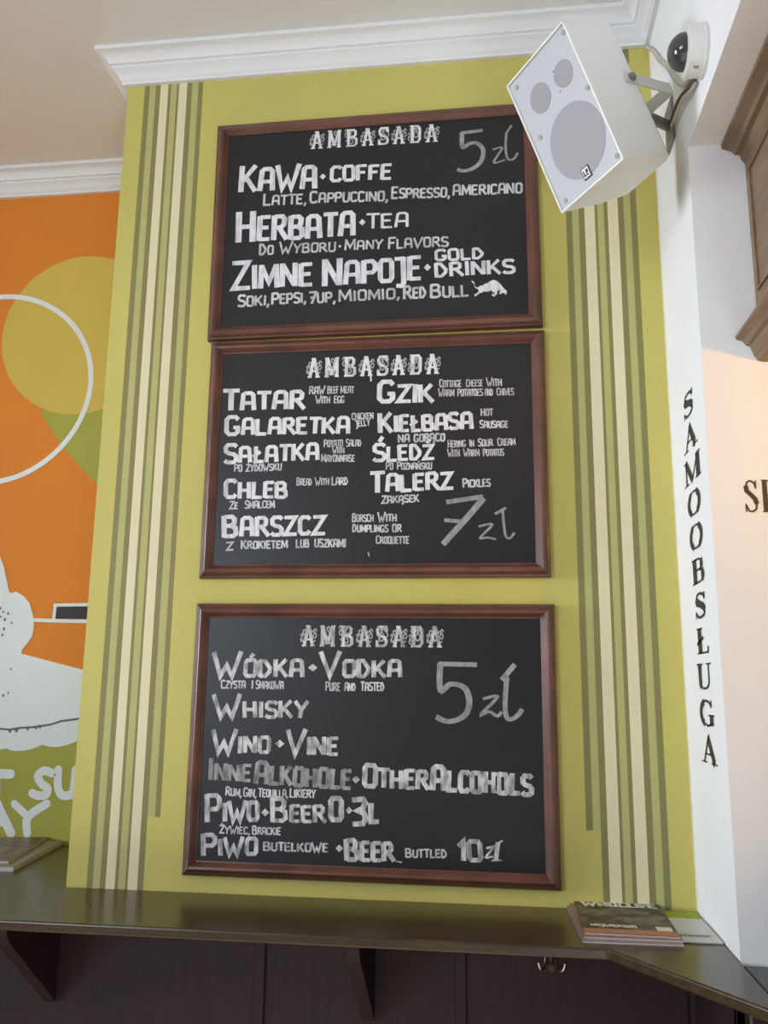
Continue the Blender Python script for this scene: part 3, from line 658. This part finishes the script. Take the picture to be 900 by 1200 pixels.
# ------------------------------------------------------------------ letters on the white walls
mb = MB()
for i, ch in enumerate('SAMOOBSŁUGA'):
    zc = 1.9600-.05504*i; hh = .0400; wy = .098*SER[ch][0]/.8
    for pts, w in SER[ch][1]:
        a = SER[ch][0]
        q = [((p[0]/a-.5)*wy, (p[1]-.5)*hh) for p in pts]
        k0 = len(mb.v)
        ribbon(mb, q, lambda d, w=w: 1.18*w*(hh*abs(d.x)+wy/a*abs(d.y))/max(abs(d.x)+abs(d.y), 1e-6), 0, 0)
        for j in range(k0, len(mb.v)):
            x, y, z = mb.v[j]; mb.v[j] = (0, -x, z+zc-1.68)
sl = mb.build('wall_lettering', 'black', loc=(XR-.0008, -.152, 1.68))
tag(sl, 'column of black serif capitals reading SAMOOBSŁUGA down the narrow white wall', 'lettering')
mb = MB()
for i, ch in enumerate('SE'):
    hh = .0500; sxx = .0325
    for pts, w in SER[ch][1]:
        q = [(p[0]*sxx+i*.0245, p[1]*hh) for p in pts]
        ribbon(mb, q, lambda d, w=w: w*(hh*.7*abs(d.x)+sxx*1.25*abs(d.y))/max(abs(d.x)+abs(d.y), 1e-6), 0, 0)
se = mb.build('wall_lettering', 'brown_print', loc=(.3705, YJ-.0008, 1.7565))
tag(se, 'dark serif letters SE cut off by the picture edge on the lamp-lit wall', 'lettering')

# ------------------------------------------------------------------ loudspeaker
RS3 = Matrix(((.56068, .74256, -.36639), (-.82266, .54985, -.14452), (.09414, .38245, .91917)))
SC = Vector((.12403, -.29973, 2.3951))
spk = empty('loudspeaker', SC, 'white two-way wall loudspeaker tilted down over the top menu board', 'speaker', None, RS3)
a, hz = .0748, .12
cab = [(-a, 0), (a, 0), (a, .100), (.070, .110), (.058, .1195), (-.034, .1255), (-.045, .118), (-.062, .070)]
mb = MB(); mb.prism(cab, lambda p, q, t: (p, q, t), -hz, hz); mb.build('cabinet', 'speaker_white', spk, bevel=.0025)
mb = MB()
for x0, x1, z0, z1 in ((-a, a, hz-.0022, hz), (-a, a, -hz, -hz+.0022), (-a, -a+.0022, -hz, hz), (a-.0022, a, -hz, hz)): mb.box(x0, x1, -.005, .0005, z0, z1)
mb.build('rim', 'speaker_rim', spk)
mb = MB(); mb.box(-a+.0022, a-.0022, -.0012, .0005, -hz+.0022, hz-.0022); mb.build('grille', 'grille', spk)
def disc(mb, x, z, r, y0, y1, k=0, n=48): mb.lathe([(r, y1), (r, y0), (r*.86, y0-.0002), (r*.3, y0-.0003)], lambda p, q, t: (x+p, t, z+q), n, k)
mb = MB(); disc(mb, .0085, -.0425, .0583, -.0018, -.001); mb.build('woofer', 'driver', spk, True)
mb = MB(); disc(mb, -.0235, .0585, .0233, -.0018, -.001); mb.build('midrange_driver', 'driver_small', spk, True)
mb = MB(); disc(mb, .0355, .0580, .0203, -.0018, -.001); mb.build('tweeter', 'driver_small', spk, True)
for x, z in ((.0657, .1067), (-.0585, .1051), (.0656, .0099), (-.0553, .0085), (.0646, -.1073), (-.0596, -.1062)):
    mb = MB(); disc(mb, x, z, .0042, -.0025, -.001, 0, 16); mb.box(x-.003, x+.003, -.0031, -.0025, z-.0005, z+.0005); mb.build('screw', 'screw', spk)
for x, z in ((.0165, .0406), (.0196, .0737), (.0523, .0640), (-.0023, .0530)):
    mb = MB(); disc(mb, x, z, .0016, -.0022, -.001, 0, 10); mb.build('grille_pin', 'screw', spk)
mb = MB(); s = .0085
mb.box(.0013-s, .0013+s, -.0034, -.0018, -.0945-s*1.1, -.0945+s*1.1, 0)
mb.box(.0013-s*.8, .0013+s*.8, -.0037, -.0034, -.0945-s*.9, -.0945+s*.9, 1)
for x0, x1, z0, z1 in ((-.62, -.34, -.35, .55), (-.62, -.05, -.62, -.35), (.05, .32, -.35, .55), (.32, .62, -.1, .55), (.05, .62, -.62, -.4)):
    mb.box(.0013+x0*s, .0013+x1*s, -.0040, -.0037, -.0945+z0*s, -.0945+z1*s, 0)
mb.build('badge', ['black', 'white'], spk)
# U bracket: two arms, cross bar, swivel and wall plate
mb = MB()
th = .0028
def strip(mb, pts, hw, nrm):
    """flat bar along pts with half width hw, thickness along nrm"""
    P = [Vector(p) for p in pts]; N = Vector(nrm).normalized()
    v = []
    for i, p in enumerate(P):
        d = (P[min(i+1, len(P)-1)]-P[max(i-1, 0)]).normalized(); s_ = d.cross(N).normalized()
        v += [p+s_*hw, p-s_*hw, p-s_*hw+N*th, p+s_*hw+N*th]
    f = [(0, 1, 2, 3)]
    for i in range(len(P)-1):
        for j in range(4): f.append((4*i+j, 4*(i+1)+j, 4*(i+1)+(j+1) % 4, 4*i+(j+1) % 4))
    m = 4*(len(P)-1); f.append((m+3, m+2, m+1, m))
    mb.add(v, f)
strip(mb, [(a+.0006, .080, .020), (a+.0006, .150, .000), (a+.0006, .176, -.006)], .0095, (1, 0, 0))
mb.build('bracket_arm', 'steel', spk)
mb = MB(); strip(mb, [(-.050, .080, .020), (-.050, .150, .000), (-.050, .176, -.006)], .0095, (-1, 0, 0)); mb.build('bracket_arm', 'steel', spk)
mb = MB(); mb.box(-.053, a+.0035, .174, .178, -.0155, .0035); mb.build('bracket_crossbar', 'steel', spk)
mb = MB(); mb.lathe([(.0075, a+.001), (.0075, a+.0050), (.0055, a+.0056), (.0055, a+.0085), (.002, a+.009)], lambda p, q, t: (t, .092+p, .0165+q), 20); mb.build('pivot_bolt', 'dark_metal', spk, True)
inv = RS3.transposed()
def loc_(p): return inv @ (Vector(p)-SC)
mb = MB()
c0 = Vector((.012, .178, -.006)); c1 = loc_((XR-.004, -.150, 2.475))
mb.tube([c0, c0*.5+c1*.5, c1], .009, 14); mb.build('swivel_stem', 'dark_metal', spk, True)
mb = MB()
pc = Vector((XR-.0005, -.150, 2.475))
v = []
for dx in (0, -.004):
    for dy, dz in ((-.028, -.04), (.028, -.04), (.028, .04), (-.028, .04)): v.append(loc_(pc+Vector((dx, dy, dz))))
mb.add(v, [(0, 1, 2, 3), (7, 6, 5, 4), (0, 4, 5, 1), (1, 5, 6, 2), (2, 6, 7, 3), (3, 7, 4, 0)])
mb.build('wall_plate', 'dark_metal', spk)

# ------------------------------------------------------------------ dome camera
dc = Vector((XR, -.385, 2.436))
dome = empty('security_camera', dc, 'white dome security camera with smoked dome on the white wall', 'security camera')
ax = lambda p, q, t: (-t, p, q)
mb = MB(); mb.lathe([(.0385, .0005), (.0385, .005), (.037, .006), (.037, .024), (.0355, .0275), (.031, .029), (.0285, .029)], ax, 48); mb.build('housing', 'camera_white', dome, True)
mb = MB(); mb.lathe([(.0275, .027), (.0275, .029)]+[(.0275*math.cos(t), .029+.024*math.sin(t)) for t in [i*math.pi/2/10 for i in range(1, 10)]]+[(.001, .0531)], ax, 48); mb.build('dome', 'dome', dome, True)
for an in (250, 20):
    mb = MB(); mb.lathe([(.004, 0), (.004, .001), (.002, .0015)], lambda p, q, t, an=an: (-.016+p, .0370*math.cos(math.radians(an))+t*math.cos(math.radians(an)), .0370*math.sin(math.radians(an))+q+t*math.sin(math.radians(an))), 14)
    mb.build('screw', 'dark_metal', dome)

# cables
mb = MB(); mb.tube(smooth_path([(.3185, -.010, 2.750), (.319, -.066, 2.695), (.3195, -.112, 2.639), (.3195, -.169, 2.58), (.3195, -.214, 2.524), (.3195, -.257, 2.478), (.3195, -.300, 2.448), (.3195, -.335, 2.440)], 8), .0042, 10)
tag(mb.build('cable', 'cable_beige', None, True), 'beige cable running down the white wall from the cornice corner to behind the dome camera', 'cable')
for k in range(2):
    mb = MB(); mb.tube(smooth_path([(.319, -.345, 2.418-.006*k), (.317, -.311, 2.430-.009*k), (.315, -.285, 2.440-.008*k), (.315, -.256, 2.451-.012*k), (.315, -.224, 2.457-.013*k), (.317, -.185, 2.462-.010*k)], 8), .0028, 8)
    tag(mb.build('cable', 'cable_dark' if k == 0 else 'cable_beige', None, True),
        ['short dark brown wire dropping from below the dome camera to the speaker bracket', 'short beige wire beside the dark one between dome camera and speaker bracket'][k], 'cable')

# ------------------------------------------------------------------ things on the shelf
def booklet(name, corners, z0, hgt, mcover, parent=None):
    """thin stapled booklet: cover slab over page block; corners TL, TR, BR, BL (x, y)"""
    mb = MB()
    mb.prism(corners, lambda p, q, t: (p, q, t), z0, z0+hgt*.8, 1)
    o = mb.build('pages', [mcover, 'pages'], parent)
    return o
def mag(label, ctr, ang, w, h, z, hgt, cover, bands=(), texts=(), group='printed matter on the right of the shelf', name='magazine'):
    root = empty(name, (ctr[0], ctr[1], z), label, 'magazine' if name == 'magazine' else 'leaflet', group, Matrix.Rotation(ang, 3, 'Z'))
    mb = MB(); mb.box(-w/2+.001, w/2-.001, -h/2+.001, h/2-.001, 0.0002, hgt-.0006); mb.build('pages', 'pages', root)
    mb = MB(); mb.box(-w/2, w/2, -h/2, h/2, hgt-.0006, hgt); mb.box(-w/2-.0004, -w/2+.0005, -h/2, h/2, 0.0002, hgt); mb.build('cover', cover, root)
    for nm, x0, x1, y0, y1, m in bands:
        mb = MB(); mb.box(x0, x1, y0, y1, hgt-.0001, hgt+.0002); mb.build(nm, m, root)
    for nm, s, x0, x1, y, hh, wt, m in texts:
        mb = MB(); put_word(mb, s, x0, y, x1, y, hh, hh*.8 if s[0] == 'W' else hh, wt, 0, 0, G, 0)
        for j in range(len(mb.v)):
            x, _, yy = mb.v[j]; mb.v[j] = (x, yy, hgt+.0005)
        mb.build(nm, m, root)
    return root
ZT_ = 1.1421
mag('grey-lilac magazine at the bottom of the pile on the right end of the shelf', (.189, -.101), math.radians(1.6), .142, .206, ZT_, .0035, 'cover_grey')
mag('rust-covered magazine sandwiched in the middle of the pile on the shelf', (.192, -.094), math.radians(.6), .142, .204, ZT_+.0036, .0035, 'cover_orange')
mag('dark photo-covered magazine with orange band, topmost of the pile on the shelf', (.1945, -.087), math.radians(-1.0), .136, .204, ZT_+.0072, .0032, 'cover',
    bands=(('orange_band', -.068, .068, -.102, -.078, 'cover_band'), ('corner_label', .040, .062, -.076, -.054, 'cover_title')),
    texts=(('title', 'WROCLIFE', -.060, .062, .058, .036, .22, 'cover_title'), ('subtitle', 'NAJWIĘKSZA', -.055, .012, -.066, .012, .2, 'cover_title')))
mag('white leaflet with lime green top band, tucked against the white wall', (.277, -.0925), 0, .089, .178, ZT_, .0022, 'leaflet',
    bands=(('green_band', -.0445, .0445, .045, .089, 'leaflet_green'),), texts=(('print', 'INFORMATOR', -.010, .034, -.062, .011, .1, 'print_grey'),), name='leaflet')
mag('plum-edged magazine lying under the brown brochure at the left end of the shelf', (-1.047, .224), math.radians(9), .21, .285, ZT_, .009, 'cover_grey', group='brochures on the left of the shelf')
mag('brown photo brochure on top of another magazine at the left end of the shelf', (-1.072, .231), math.radians(13), .20, .27, ZT_+.0093, .006, 'brochure', group='brochures on the left of the shelf')

# coat hook under the shelf
hook = empty('coat_hook', (.085, -.0125, 1.066), 'small shiny double coat hook screwed on the dark panelling under the shelf', 'hook')
mb = MB(); mb.box(-.030, .030, -.003, 0, .004, .022); mb.build('base_plate', 'chrome', hook, bevel=.001)
for s in (-1, 1):
    mb = MB(); pts = smooth_path([(s*.004, -.003, .012), (s*.007, -.018, .004), (s*.012, -.032, -.008), (s*.018, -.040, -.004), (s*.021, -.043, .006)], 6)
    mb.tube(pts, .0025, 10); mb.build('prong', 'chrome', hook, True)
mb = MB(); mb.tube(smooth_path([(0, -.003, .010), (0, -.012, -.004), (0, -.022, -.012), (0, -.030, -.006)], 6), [.004]*6+[.0035]*6+[.004]*6+[.0055], 12); mb.build('knob', 'chrome', hook, True)
for s in (-1, 1):
    mb = MB(); mb.lathe([(.0035, 0), (.0035, .0015), (.0015, .0025)], lambda p, q, t, s=s: (s*.024+p, -.003-t, .013+q), 14); mb.build('screw', 'screw', hook)
